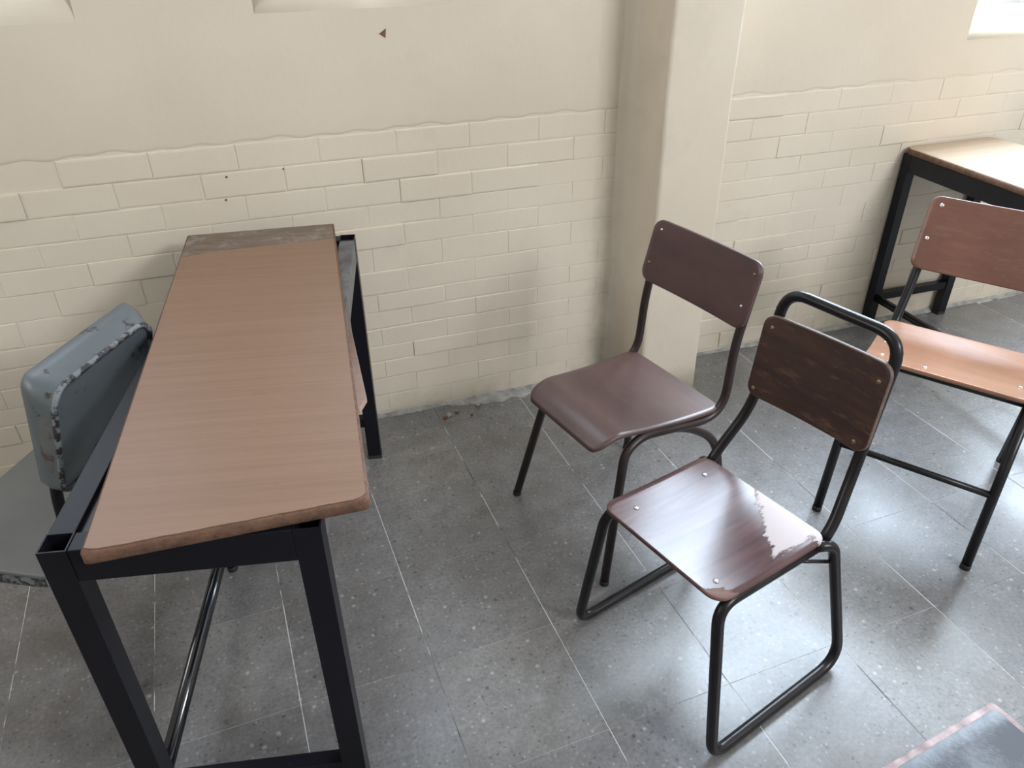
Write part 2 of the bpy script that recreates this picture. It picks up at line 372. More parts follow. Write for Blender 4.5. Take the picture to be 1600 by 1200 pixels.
        layers = [grid(e, t2), grid(0, t2 - e), grid(0, -t2 + e), grid(e, -t2)]
        nvv = layers[0][1]
        def bl():
            o = [i for i in range(nu)] + [j * nu + nu - 1 for j in range(1, nvv)] + [(nvv - 1) * nu + i for i in range(nu - 2, -1, -1)] + [j * nu for j in range(nvv - 2, 0, -1)]
            return o
        ring = bl(); n = len(ring)
        vs_ = list(layers[0][0]); base_bot = len(vs_); vs_ += list(layers[3][0])
        m1 = len(vs_); vs_ += [layers[1][0][i] for i in ring]; m2 = len(vs_); vs_ += [layers[2][0][i] for i in ring]
        fs = []
        for j in range(nvv - 1):
            for i in range(nu - 1):
                a = j * nu + i; fs.append((a, a + 1, a + nu + 1, a + nu)); fs.append((base_bot + a + nu, base_bot + a + nu + 1, base_bot + a + 1, base_bot + a))
        s.add(vs_, fs, True); o = len(s.v) - len(vs_)
        for k in range(n):
            j = (k + 1) % n
            A, B = ring[k], ring[j]
            for f in ((A, m1 + k, m1 + j, B), (m1 + k, m2 + k, m2 + j, m1 + j), (m2 + k, base_bot + A, base_bot + B, m2 + j)):
                s.f.append(tuple(o + i for i in f)); s.sm.append(True); s.rim.append(len(s.f) - 1)
        return s
    def mesh(s, name):
        me = bpy.data.meshes.new(name); me.from_pydata(s.v, [], s.f); me.polygons.foreach_set('use_smooth', s.sm); me.update(); return me
def link(name, me, m, parent=None, bevel=0.0):
    if m and not me.materials: me.materials.append(m)
    o = bpy.data.objects.new(name, me); C.objects.link(o); o.parent = parent
    if bevel:
        b = o.modifiers.new('bevel', 'BEVEL'); b.width = bevel; b.segments = 2; b.limit_method = 'ANGLE'
    return o
def part(name, mb, m, parent=None, bevel=0.0, edge=None):
    me = mb.mesh(name); o = link(name, me, m, parent, bevel)
    if edge:
        me.materials.append(edge)
        for i in mb.rim: me.polygons[i].material_index = 1
    return o
def thing(name, label, cat, loc=(0, 0, 0), rz=0, group=None):
    o = bpy.data.objects.new(name, None); C.objects.link(o); o.location = loc; o.rotation_euler = (0, 0, rz)
    o['label'] = label; o['category'] = cat
    if group: o['group'] = group
    return o
def struct(name, mb, m, label=None, cat=None):
    o = part(name, mb, m); o['kind'] = 'structure'
    if label: o['label'] = label
    if cat: o['category'] = cat
    return o

# ------------------------------------------------------------------ room shell
YW = 2.19                                   # face of the wall in view
X0, X1, Y0, ZC = -3.2, 6.0, -3.4, 4.0
TH = 0.18
openings = [(-1.5, -0.32, 1.345, 2.5), (0.08, 0.58, 1.345, 2.5), (1.40, 2.26, 1.40, 2.6), (2.40, 4.4, 1.158, 2.6)]
mb = MB()
xs = [X0] + [v for o in openings for v in o[:2]] + [X1]
for i in range(0, len(xs), 2): mb.box((xs[i], YW, 0), (xs[i + 1], YW + TH, ZC))
for a, b, z0, z1 in openings: mb.box((a, YW, 0), (b, YW + TH, z0 - .092)).box((a, YW, z1), (b, YW + TH, ZC))
wall = struct('wall_back', mb, WALL, 'cream painted back wall, bricks showing below smooth plaster', 'wall')

# bricks: joints, course heights and offsets as read on the wall
tops = [.634, .587, .5400, .4925, .450, .405, .3545, .303, .263, .222, .180, .143, .100, .055]
tops_m = [t * S for t in tops]; bots = tops_m[1:] + [0.012 * S]
PITCH = 0.1447 * S
def brick_mesh(wd, ht, seed, soft=1.0):
    """one brick face: a painted block with worn round edges and a slightly uneven front, origin at its centre on the wall"""
    r = random.Random(seed); d = 0.010
    def ring(ins, y): 
        return [(sx * (wd / 2 - ins) + r.uniform(-.0006, .0006), y, sz * (ht / 2 - ins) + r.uniform(-.0006, .0006)) for sx, sz in ((-1, -1), (1, -1), (1, 1), (-1, 1))]
    v = ring(0, d) + ring(0.0, 0.0014 * soft) + ring(0.0018, 0.0004 * soft) + ring(0.0058, r.uniform(-.0003, .0003) * soft)
    f = []
    for L in range(3):
        for k in range(4): f.append((L * 4 + k, L * 4 + (k + 1) % 4, L * 4 + 4 + (k + 1) % 4, L * 4 + 4 + k))
    f.append((12, 13, 14, 15))
    mb = MB(); mb.add(v, f, False); return mb.mesh('brick')
cache = {}
def add_brick(x0, x1, zb, zt, proud, soft=1.0):
    wd = round((x1 - x0 - 0.0010) * 1000) / 1000; ht = round((zt - zb - 0.0006) * 1000) / 1000
    if wd < 0.02: return
    key = (wd, ht, rnd.randrange(3), soft)
    if key not in cache: cache[key] = brick_mesh(wd, ht, int(wd * 1e4 + ht * 1e5 + key[2] * 77), soft); cache[key].materials.append(WALL)
    o = link('brick', cache[key], None, wall)
    o.location = ((x0 + x1) / 2, YW - proud, (zb + zt) / 2)
    o.rotation_euler = (rnd.uniform(-.012, .012) * soft, rnd.uniform(-.004, .004) * soft, rnd.uniform(-.006, .006) * soft)
def courses(xa, xb, off_even, off_odd, skip=None):
    for ri, (zt, zb) in enumerate(zip(tops_m, bots)):
        off = (off_even if ri % 2 == 0 else off_odd) * S
        k = math.floor((xa - off) / PITCH)
        x = off + k * PITCH
        while x < xb:
            j0 = max(x, xa); j1 = min(x + PITCH, xb)
            if j1 - j0 > 0.03 and not (skip and skip(j0, ri)):
                pr = rnd.choice([0.0012, 0.0014, 0.0016, 0.0018, 0.0020, 0.0030, 0.0042, 0.0052]) 
                soft = 0.30 if (0.80 < j0 < 1.3) else (0.45 if rnd.random() < .28 else 1.0)
                add_brick(j0, j1, zb, zt, .0013 + (pr - .0013) * soft, soft)
            x += PITCH
courses(-0.78 * S, 0.752 * S, .127, .204, lambda x, r: (r == 0 and x < -0.62) or (r == 1 and x < -1.0))
courses(0.9135 * S, 2.25 * S, 1.141, 1.208)

# smooth plaster coat above the bricks with a ragged lower edge
def plaster(xa, xb, edge, proud, ztop=1.19):
    n = int((xb - xa) / 0.012)
    mb = MB(); front = []; 
    top_pts = []; bot_pts = []; rim = []; back = []
    for i in range(n + 1):
        x = xa + (xb - xa) * i / n; z = edge(x)
        top_pts.append((x, YW - 0.0008, ztop)); bot_pts.append((x, YW - proud, z + 0.012)); rim.append((x, YW - proud + 0.0012, z + 0.003)); back.append((x, YW + 0.002, z))
    rows = [top_pts, bot_pts, rim, back]; v = [p for r in rows for p in r]; m = n + 1
    f = [(a * m + i, (a + 1) * m + i, (a + 1) * m + i + 1, a * m + i + 1) for a in range(3) for i in range(n)]
    mb.add(v, f, True); part('plaster_coat', mb, WALL, wall)
def edge1(x):
    base = tops_m[0] + 0.0005
    if x < -0.62: base = tops_m[1] + .004
    if x < -1.0: base = tops_m[2] + .004
    return base + 0.004 * math.sin(x * 23) * math.sin(x * 7.3 + 1) + 0.003 * math.sin(x * 61 + 2)
def edge2(x): return tops_m[0] + 0.001 + 0.006 * math.sin(x * 17 + .5) * math.sin(x * 5.1) + 0.003 * math.sin(x * 53)
plaster(-1.5, 1.12, edge1, 0.0013); plaster(1.362, 3.6, edge2, 0.0013, 1.062)

# the chipped spot and the small holes in the plaster
mb = MB(); mb.add([(0.386, YW - .0022, 1.192), (0.404, YW - .0022, 1.203), (0.401, YW - .0022, 1.181), (0.386, YW + .001, 1.192), (0.405, YW + .001, 1.204), (0.402, YW + .001, 1.180)],
                  [(0, 2, 1), (0, 1, 4, 3), (1, 2, 5, 4), (2, 0, 3, 5)]); part('plaster_chip', mb, CHIP, wall)
for x, z, r in ((-0.062, .862, .0032), (0.088, .868, .0026), (-0.075, .80, .003)):
    m2 = MB(); m2.lathe([(r, -0.0048), (r * .6, -0.0064)], (x, YW + 0.0, z), (0, 1, 0), 8)
    m2.v = [(a, 2 * YW - b if False else b, c) for a, b, c in m2.v]; part('nail_hole', m2, CHIP, wall)

# sloping inner sills, frames and panes
def window(n, a, b, z0, z1, mull, sill_front):
    fr = MB()
    yf = YW + 0.125; t = 0.028
    fr.box((a, yf - .015, z0), (b, yf + .015, z0 + t)).box((a, yf - .015, z1 - t), (b, yf + .015, z1))
    fr.box((a, yf - .015, z0 + t), (a + t, yf + .015, z1 - t)).box((b - t, yf - .015, z0 + t), (b, yf + .015, z1 - t))
    o = struct('window_%d' % n, fr, ALU, 'pale metal framed window set above the cream wall', 'window')
    o['label'] = {1: 'metal window above the left end of the desk, sill just inside the top edge', 2: 'narrow metal window left of the column',
                  3: 'metal window directly right of the column', 4: 'wide metal window above the right-hand desk'}[n]
    edges = [a + t] + mull + [b - t]
    for x in mull: part('mullion', MB().box((x - .012, yf - .014, z0 + t), (x + .012, yf + .014, z1 - t)), ALU, o)
    for i in range(len(edges) - 1):
        part('pane', MB().box((edges[i] + .01, yf - .002, z0 + t), (edges[i + 1] - .01, yf + .002, z1 - t)), GLASS, o)
    # sloping, rounded plaster sill
    sl = MB(); rs = .065 if n <= 2 else .03; prof = [(YW, z0 - .092)] + [(YW + rs * (1 - math.cos(h)), z0 - .092 + rs * math.sin(h)) for h in [PI / 2 * k / 8 for k in range(1, 8)]] + [(YW + .110, z0 + .001), (YW + TH, z0 + .001), (YW + TH, z0 - .092)]
    if True:
        v = [(x, y, z) for x in (a, b) for y, z in prof]; k = len(prof)
        sl.add(v, [(i, i + 1, k + i + 1, k + i) for i in range(k - 1)] + [tuple(range(k))[::-1], tuple(range(k, 2 * k))], True)
        part('window_sill', sl, WALL, o)
    return o
for i, ((a, b, z0, z1), mu) in enumerate(zip(openings, ([-0.9], [], [1.78], [3.05, 3.72]))): window(i + 1, a, b, z0, z1, mu, False)

# column with rounded arrises
def column(x0, x1, yf, r=0.014):
    pts = [(x0, YW + .02), (x0, yf + r)] + [(x0 + r - r * math.cos(h), yf + r - r * math.sin(h)) for h in [PI / 2 * k / 6 for k in range(1, 7)]]
    pts += [(x1 - r + r * math.sin(h), yf + r - r * math.cos(h)) for h in [PI / 2 * k / 6 for k in range(0, 7)]] + [(x1, YW + .02)]
    # inner fillet of plaster where the column meets the left bay
    fil = [(x0 - .045, YW - .001), (x0 - .022, YW - .006), (x0 - .008, YW - .018), (x0, YW - .045)]
    pts = fil + pts[1:]
    mb = MB(); nz = 24
    for j in range(nz + 1):
        z = ZC * j / nz
        for p in pts: mb.v.append((p[0] + .0015 * math.sin(z * 9 + p[1] * 4), p[1] + .0015 * math.sin(z * 7 + p[0] * 5), z))
    k = len(pts)
    for j in range(nz):
        for i in range(k - 1): mb.f.append((j * k + i, j * k + i + 1, (j + 1) * k + i + 1, (j + 1) * k + i)); mb.sm.append(True)
    return mb
struct('trim_1', column(.764 * S, .9125 * S, 1.33 * S), WALL, 'square cream plastered column standing against the back wall', 'column')

# other walls, ceiling
mb = MB(); mb.box((X0 - TH, Y0, 0), (X0, YW + TH, 1.9)).box((X0 - TH, Y0, 3.3), (X0, YW + TH, ZC)).box((X0 - TH, Y0, 1.9), (X0, .6, 3.3)).box((X0 - TH, 1.9, 1.9), (X0, YW + TH, 3.3))
struct('wall_left', mb, OTHER)
mb = MB(); mb.box((X1, Y0, 0), (X1 + TH, YW + TH, ZC)); struct('wall_right', mb, OTHER)
mb = MB()
fo = [(-3.0, 0.6, 2.2, 3.6), (2.4, 4.2, 2.9, 3.9)]
xs = [X0 - TH] + [v for o in fo for v in o[:2]] + [X1 + TH]
for i in range(0, len(xs), 2): mb.box((xs[i], Y0 - TH, 0), (xs[i + 1], Y0, ZC))
for a, b, z0, z1 in fo: mb.box((a, Y0 - TH, 0), (b, Y0, z0)).box((a, Y0 - TH, z1), (b, Y0, ZC))
struct('wall_front', mb, OTHER)
mb = MB(); mb.box((X0 - TH, Y0 - TH, ZC), (X1 + TH, YW + TH, ZC + .15)); struct('ceiling', mb, CEIL)

# floor: slab, grout bed, square terrazzo tiles laid 2.3 degrees off the wall
mb = MB(); mb.box((X0 - TH, Y0 - TH, -0.12), (X1 + TH, YW + TH, -0.0035)); floor = struct('floor', mb, TERR, 'grey terrazzo tile floor with thin pale joints', 'floor')
ta = math.radians(2.2946); T = .2014 * S
cosT, sinT = math.cos(ta), math.sin(ta)
def tw(u, v): return (u * cosT - v * sinT, u * sinT + v * cosT)       # tile grid -> room  (grid turned by +ta)
iu0, iu1, iv0, iv1 = -6, 9, -3, 5
gu, gv = .363 * S, .5695 * S
mb = MB()
q = [tw(gu + iu0 * T, gv + iv0 * T), tw(gu + (iu1 + 1) * T, gv + iv0 * T), tw(gu + (iu1 + 1) * T, gv + (iv1) * T), tw(gu + iu0 * T, gv + iv1 * T)]
mb.add([(x, y, -.0005) for x, y in q] + [(x, y, -.0032) for x, y in q], [(0, 1, 2, 3), (4, 7, 6, 5), (0, 4, 5, 1), (1, 5, 6, 2), (2, 6, 7, 3), (3, 7, 4, 0)])
part('grout_bed', mb, GROUT, floor)
tm = []
for s_ in range(4):
    r = random.Random(s_)
    gx, gy = 0.0010 + r.uniform(-.0003, .0003), 0.00022 + r.uniform(-.0001, .0002); h = T / 2; c_ = .0004
    v = [(sx * (h - gx), sy * (h - gy), -.006) for sx, sy in ((-1, -1), (1, -1), (1, 1), (-1, 1))] + [(sx * (h - gx), sy * (h - gy), -c_) for sx, sy in ((-1, -1), (1, -1), (1, 1), (-1, 1))] \
        + [(sx * (h - gx - c_), sy * (h - gy - c_ * .5), 0) for sx, sy in ((-1, -1), (1, -1), (1, 1), (-1, 1))]
    f = [(L * 4 + k, L * 4 + (k + 1) % 4, L * 4 + 4 + (k + 1) % 4, L * 4 + 4 + k) for L in range(2) for k in range(4)] + [(8, 9, 10, 11)]
    m_ = MB(); m_.add(v, f); me = m_.mesh('floor_tile'); me.materials.append(TERR); tm.append(me)
for iu in range(iu0, iu1 + 1):
    for iv in range(iv0, iv1):
        cx, cy = tw(gu + (iu + .5) * T, gv + (iv + .5) * T)
        if cy > YW + .12: continue
        o = link('floor_tile', rnd.choice(tm), None, floor); o.location = (cx, cy, 0); o.rotation_euler = (0, 0, ta)

# crumbled cement at the foot of the wall
def crumble(xa, xb, seed, dep, ht):
    r = random.Random(seed); mb = MB(); n = 44
    rows = []
    for i in range(n + 1):
        x = xa + (xb - xa) * i / n; e = math.sin(PI * i / n) ** .5
        d = (dep * e * r.uniform(.55, 1.1)) + .004; h = ht * e * r.uniform(.5, 1.1) + .002
        rows.append([(x, YW - .001, h + .004), (x, YW - d * .4, h * r.uniform(.5, 1)), (x, YW - d * .75, h * .4 * r.uniform(.4, 1)), (x, YW - d, .0004), (x, YW - d * .5, -.0)])
    v = [p for w_ in rows for p in w_]; k = 5
    f = [(i * k + j, i * k + j + 1, (i + 1) * k + j + 1, (i + 1) * k + j) for i in range(n) for j in range(k - 2)]
    mb.add(v, f, True); return mb
part('cement_fillet', crumble(0.50, 1.10, 3, .055, .007), CEM, wall)
part('cement_fillet', crumble(0.20, 0.52, 5, .014, .005), CEM, wall)
part('cement_fillet', crumble(-1.1, 0.2, 6, .012, .005), CEM, wall)
part('cement_fillet', crumble(1.37, 3.3, 8, .016, .008), CEM, wall)
for i, (x, y, s_) in enumerate(((0.475, 2.10, .009), (0.492, 2.115, .012), (0.52, 2.12, .008), (0.60, 2.135, .010), (0.565, 2.09, .006), (0.645, 2.12, .007))):
    bm = bmesh.new(); bmesh.ops.create_icosphere(bm, subdivisions=1, radius=s_)
    for v in bm.verts: v.co *= rnd.uniform(.7, 1.2); v.co.z *= .6
    zmin = min(v.co.z for v in bm.verts)
    for v in bm.verts: v.co.z -= zmin
    me = bpy.data.meshes.new('crumb'); bm.to_mesh(me); bm.free()
    o = link('plaster_crumb', me, CEM if i % 2 else CHIP, None); o.location = (x, y, 0.0)
    o['category'] = 'debris'; o['group'] = 'crumbs of plaster by the wall foot'; o['label'] = 'small crumb of broken plaster on the floor by the wall, left of the brown chair'

# ------------------------------------------------------------------ desks
def desk_frame(root, w_, l_, zt, mat, hid_tray=True, leg=.040, side_rail=-1):
    """x across, y along; near end at -l/2. Legs are open square tubes"""
    hx, hy = w_ / 2 - leg / 2, l_ / 2 - leg / 2
    for sx, sy in ((-1, -1), (1, -1), (1, 1), (-1, 1)):
        part('leg', MB().hollow_leg((sx * hx, sy * hy, 0), (sx * hx, sy * hy, zt), leg), mat, root)
        part('foot_cap', MB().box((sx * hx - leg / 2 - .001, sy * hy - leg / 2 - .001, 0), (sx * hx + leg / 2 + .001, sy * hy + leg / 2 + .001, .012)), RUB, root, .002)
    z = zt - .031
    for sy in (-1, 1): part('end_rail', MB().beam((-hx + leg / 2, sy * hy, z), (hx - leg / 2, sy * hy, z), leg * .96, .060), mat, root, .0015)
    for sx in (-1, 1): part('side_rail', MB().beam((sx * hx, -hy + leg / 2, z), (sx * hx, hy - leg / 2, z), leg * .96, .060), mat if sx < 0 else GREYM, root, .0015)
    zl = .1 * S - .015
    for sy in (-1, 1): part('foot_rail', MB().beam((-hx + leg / 2, sy * hy, zl), (hx - leg / 2, sy * hy, zl), .030, .030), mat, root, .002)
    part('long_foot_rail', MB().tube([(side_rail * hx, -hy + leg / 2, zl), (side_rail * hx, hy - leg / 2, zl)], .0145, 18), GLOSSB, root)
    part('tray', MB().box((-hx + leg / 2 - .001, -hy + leg / 2 - .001, zt - .012), (hx - leg / 2 + .001, hy - leg / 2 + .001, zt - .009)), BLACK, root)
def L2(root_loc, th, P):           # room point -> thing local
    c, s_ = math.cos(th), math.sin(th); x, y = P[0] - root_loc[0], P[1] - root_loc[1]
    return (x * c + y * s_, -x * s_ + y * c)

# desk A -------------------------------------------------------------
cA = (-.0468 * S, .9884 * S, 0); thA = -math.radians(11.71); zA = .4889 * S
dA = thing('school_desk', 'long narrow desk with tan laminate top on black square-tube legs, foreground left', 'desk', cA, thA)
desk_frame(dA, .2602 * S, .7727 * S, zA, BLACKW)
zt = zA + .0225
cor = [(-.2085, .6030), (.0530, .5915), (.1270, 1.3700), (-.1245, 1.4000)]        # near left, near right, far right, far left (units)
cl = [L2(cA, thA, (x * S, y * S)) for x, y in cor]
board = part('desktop', MB().plate([(x, y, zA + .011) for x, y in cl], (.010, .004), .0215, None, 24, 10, .003), EDGE, dA)
board['label'] = 'chipboard desktop, bare brown core and worn edges'
# laminate skin: stops short of the far end along a curved broken line
n = 40; v = []; f = []
def lerp(a, b, t): return (a[0] + (b[0] - a[0]) * t, a[1] + (b[1] - a[1]) * t)
NLr, NRr, FRr, FLr = cl
ein = .0045
for i in range(n + 1):
    t = i / n; tt = .012 + .976 * t
    # fraction of length where the skin ends (left end lower)
    endf = .882 + .018 * t + (-.016 * (1 - t * 6) if t < .166 else 0) + .0006 * math.sin(t * 40)
    a = lerp(NLr, NRr, tt); b = lerp(FLr, FRr, tt)
    if t < .07: st = .0045 + .006 * (1 - t / .07) ** 2
    elif t > .955: st = .0045 + .008 * ((t - .955) / .045) ** 2
    else: st = .0045 + .0004 * math.sin(t * 31) + .0003 * math.sin(t * 77)
    for k in range(13):
        s_ = st + (endf - st) * k / 12; p = lerp(a, b, s_); v.append((p[0], p[1], zt + .0007))
m = 13
f = [(i * m + k, (i + 1) * m + k, (i + 1) * m + k + 1, i * m + k + 1) for i in range(n) for k in range(m - 1)]
nb = len(v); v += [(x, y, zA + .0213) for x, y, z in v]
f += [(nb + i * m, i * m, i * m + m - 1, nb + i * m + m - 1) for i in ()]
per = [i * m for i in range(n + 1)] + [n * m + k for k in range(1, m)] + [i * m + m - 1 for i in range(n - 1, -1, -1)] + [k for k in range(m - 2, 0, -1)]
f += [(per[(j + 1) % len(per)], per[j], nb + per[j], nb + per[(j + 1) % len(per)]) for j in range(len(per))]
mb = MB(); mb.add(v, f); o = part('laminate_skin', mb, LAM, board); o['label'] = 'tan wood-grain laminate, broken off before the far end'
bare = MB(); b0 = [lerp(NLr, FLr, .845), lerp(NRr, FRr, .845), lerp(NRr, FRr, .995), lerp(NLr, FLr, .995)]
b0 = [lerp(b0[0], b0[1], .01), lerp(b0[0], b0[1], .99), lerp(b0[3], b0[2], .985), lerp(b0[3], b0[2], .015)]
bare.add([(x, y, zt + .0001) for x, y in b0] + [(x, y, zt - .003) for x, y in b0], [(0, 1, 2, 3), (0, 4, 5, 1), (1, 5, 6, 2), (2, 6, 7, 3), (3, 7, 4, 0)])
o = part('bare_core', bare, CORE, board); o['label'] = 'dark bare core strip with white scratches at the far end'
# small plywood shelf hung under the right side
sq = [(.00, .975), (.0886, .953), (.1037, .980), (.116, 1.192), (.127, 1.312), (.030, 1.325)]
pl = [L2(cA, thA, (x * S, y * S)) for x, y in sq]; zs = .372 * S; k = len(pl)
mb = MB(); mb.add([(x, y, zs) for x, y in pl] + [(x, y, zs - .014) for x, y in pl], [tuple(range(k)), tuple(range(k, 2 * k))[::-1]] + [(i, k + i, k + (i + 1) % k, (i + 1) % k) for i in range(k)])
part('book_shelf', mb, SHELFM, dA, .001)
for (x, y) in (pl[5], pl[0]): part('shelf_hanger', MB().tube([(x + .012, y + (.0 if (x, y) == pl[5] else .02), zs - .001), (x + .012, y + (.0 if (x, y) == pl[5] else .02), zA - .011)], .004, 8), BLACK, dA)

# desk B (right, far) ---------------------------------------------------
thB = -math.radians(0.5); wB, lB = .270 * S, .80 * S; zB = .470 * S
cB = (1.503 * S + wB / 2, 1.462 * S - lB / 2, 0)
dB = thing('school_desk', 'desk with pale tan top and black frame, its end against the wall at the right', 'desk', cB, thB)
desk_frame(dB, wB, lB, zB, BLACK, leg=.036)
hx, hy = wB / 2 + .004, lB / 2 + .002
bB = part('desktop', MB().plate([(-hx, -hy, zB + .0105), (hx, -hy, zB + .0105), (hx, hy, zB + .0105), (-hx, hy, zB + .0105)], (.01, .035), .020, None, 20, 10, .0018), EDGE, dB)
part('laminate_skin', MB().plate([(-hx + .003, -hy + .003, zB + .0212), (hx - .003, -hy + .003, zB + .0212), (hx - .003, hy - .003, zB + .0212), (-hx + .003, hy - .003, zB + .0212)], (.01, .034), .0016, None, 20, 6, .0004), LAMB, bB)

# desk C (corner at the lower right) -------------------------------------
wC, lC = .40, 1.15; zC = .470 * S
aC = math.radians(7.5)
u_ = Vector((math.cos(aC), math.sin(aC))); v_ = Vector((-math.sin(aC), math.cos(aC)))
cornerC = Vector((.459 * S, .227 * S))
# corner is the far right one: top extends to -u and -v
cCv = cornerC - u_ * lC / 2 - v_ * wC / 2
dC = thing('school_desk', 'worn grey desk top with bare pinkish edge, only its corner showing at lower right', 'desk', (cCv.x, cCv.y, 0), aC - PI / 2)
# in local axes: length along y.  local y = u, local x = -v
desk_frame(dC, wC, lC, zC, BLACK)
hx, hy = wC / 2, lC / 2
bC = part('desktop', MB().plate([(-hx, -hy, zC + .0105), (hx, -hy, zC + .0105), (hx, hy, zC + .0105), (-hx, hy, zC + .0105)], .008, .020, None, 24, 8, .002), PINK, dC)
i_ = .008
part('painted_skin', MB().plate([(-hx + i_, -hy + i_, zC + .0208), (hx - i_, -hy + i_, zC + .0208), (hx - i_, hy - i_, zC + .0208), (-hx + i_, hy - i_, zC + .0208)], .008, .0014, None, 24, 8, .0004), WORN, bC)

# ------------------------------------------------------------------ chairs   (local x forward, +y = side nearer the camera)
def screw(parent, p, n, mat=SCREW, r=.0052):
    part('screw', MB().lathe([(r, -.0005), (r, .0012), (r * .7, .0024), (r * .25, .0028)], p, n, 12), mat, parent)
def back_quad(g_, rollx=0.0, ext=0.0):
    """far-bottom, near-bottom, near-top, far-top, front face looks forward"""
    z1, z2, m1, m2, c = g_['z1'] * S, g_['z2'] * S, g_['m1'] * S, g_['m2'] * S, g_['c'] * S
    Q = [(-m1, -c, z1), (-m1, c, z1), (-m2, c, z2), (-m2, -c, z2)]
    cz = (z1 + z2) / 2
    out = []
    for x, y, z in Q:
        out.append((x, y * math.cos(rollx) - (z - cz) * math.sin(rollx), cz + y * math.sin(rollx) + (z - cz) * math.cos(rollx)))
    return out
def bl(q, u, v):
    q = [Vector(p) for p in q]; return q[0] * (1 - u) * (1 - v) + q[1] * u * (1 - v) + q[2] * u * v + q[3] * (1 - u) * v

# chair 1: brown plywood -----------------------------------------------
g1 = dict(cx=.547, cy=1.003, th=3.368, a=.1401, p=.1332, r=.1449, s=.2798, bf=.1014, br=.1193, q=.1358, t=.119, z1=.4082, m1=.1282, z2=.5176, m2=.1569, c=.1256, tilt=.0198)
def chair_one():
    k = {a: b * S for a, b in g1.items() if a != 'th'}
    t = thing('school_chair', 'brown painted plywood chair with brown tube frame, beside the column', 'chair', (k['cx'], k['cy'], 0), g1['th'])
    zf, zr = k['s'], k['s'] - k['tilt']; th = .011
    q = [(-k['t'], -k['br'], zr - th / 2), (-k['t'], k['br'], zr - th / 2), (k['q'], k['bf'], zf - th / 2), (k['q'], -k['bf'], zf - th / 2)]
    # plate normal here points down, so negative dish lifts
    def dish(u, v):
        d = .008 * math.sin(PI * min(1, v / .8)) * (1 - (2 * u - 1) ** 2 * .4)
        if v > .80: d += .034 * ((v - .80) / .20) ** 2.0
        d -= .004 * (1 - v) ** 4
        return d
    q2 = [q[1], q[0], q[3], q[2]]      # near first so that the normal points up
    part('seat', MB().plate([q[0], q[1], q[2], q[3]] if (Vector(q[1]) - Vector(q[0])).cross(Vector(q[3]) - Vector(q[0])).z > 0 else q2, (.030, .030), th,
                            (lambda u, v: -dish(u, v)), 26, 30), PLY1S, t)
    bq = back_quad(g1); bx = .011
    part('backrest', MB().plate(bq, .030, .010, lambda u, v: -.012 * (1 - (2 * u - 1) ** 2), 28, 16), PLY1, t)
    # the normal of the back plate points forward
    n = (Vector(bq[1]) - Vector(bq[0])).cross(Vector(bq[3]) - Vector(bq[0])).normalized()
    R = .0115
    for s_ in (-1, 1):
        c, a = k['c'] - .020, k['a']
        zt1 = k['z2'] - .035
        off = -n * (.006 + R)
        xt = -k['m2'] + (k['m2'] - k['m1']) * .35
        br = k['br'] - .012
        top = Vector((xt - .002, s_ * c, k['z2'] - .03)) + off
        bot = Vector((-k['m1'] + .01, s_ * c, k['z1'] - .04)) + off
        pts = [top, bot, (-k['t'] - .010, s_ * (br + .006), zr - .030), (k['q'] * .35, s_ * (k['bf'] + .006), zf - .032), (k['q'] * .62, s_ * (k['bf'] + .012), zf - .055), (k['p'], s_ * a, .006)]
        part('side_frame', MB().tube(pts, R, 14, [.05, .085, .03, .05]), TUBE1, t)
        rl = [(k['q'] * .1, s_ * (br - .022), zf - .042), (-k['t'] * .55, s_ * (br - .020), zr - .046), (-k['r'] * .88, s_ * (br - .003), zr - .11), (-k['r'], s_ * a, .006)]
        part('rear_leg', MB().tube(rl, R, 14, [.05, .06]), TUBE1, t)
        for fx, fy in ((k['p'], a), (-k['r'], a)): part('rubber_foot', MB().lathe([(R + .0006, 0), (R + .0006, .010), (R + .0002, .012)], (fx, s_ * fy, 0), (0, 0, 1), 14), RUB, t)
    part('cross_bar', MB().tube([(k['q'] * .3, -k['bf'], zf - .038), (k['q'] * .3, k['bf'], zf - .038)], .009, 10), TUBE1, t)
    part('cross_bar', MB().tube([(-k['t'] * .6, -k['br'] + .02, zr - .036), (-k['t'] * .6, k['br'] - .02, zr - .036)], .009, 10), TUBE1, t)
    for u, v in ((.075, .85), (.05, .30), (.93, .33), (.95, .82)):
        screw(t, bl(bq, u, v) + n * (.0052 - .012 * (1 - (2 * u - 1) ** 2)), n, BRASS if u > .94 or v < .32 else SCREW, .004)
    return t
chair_one()

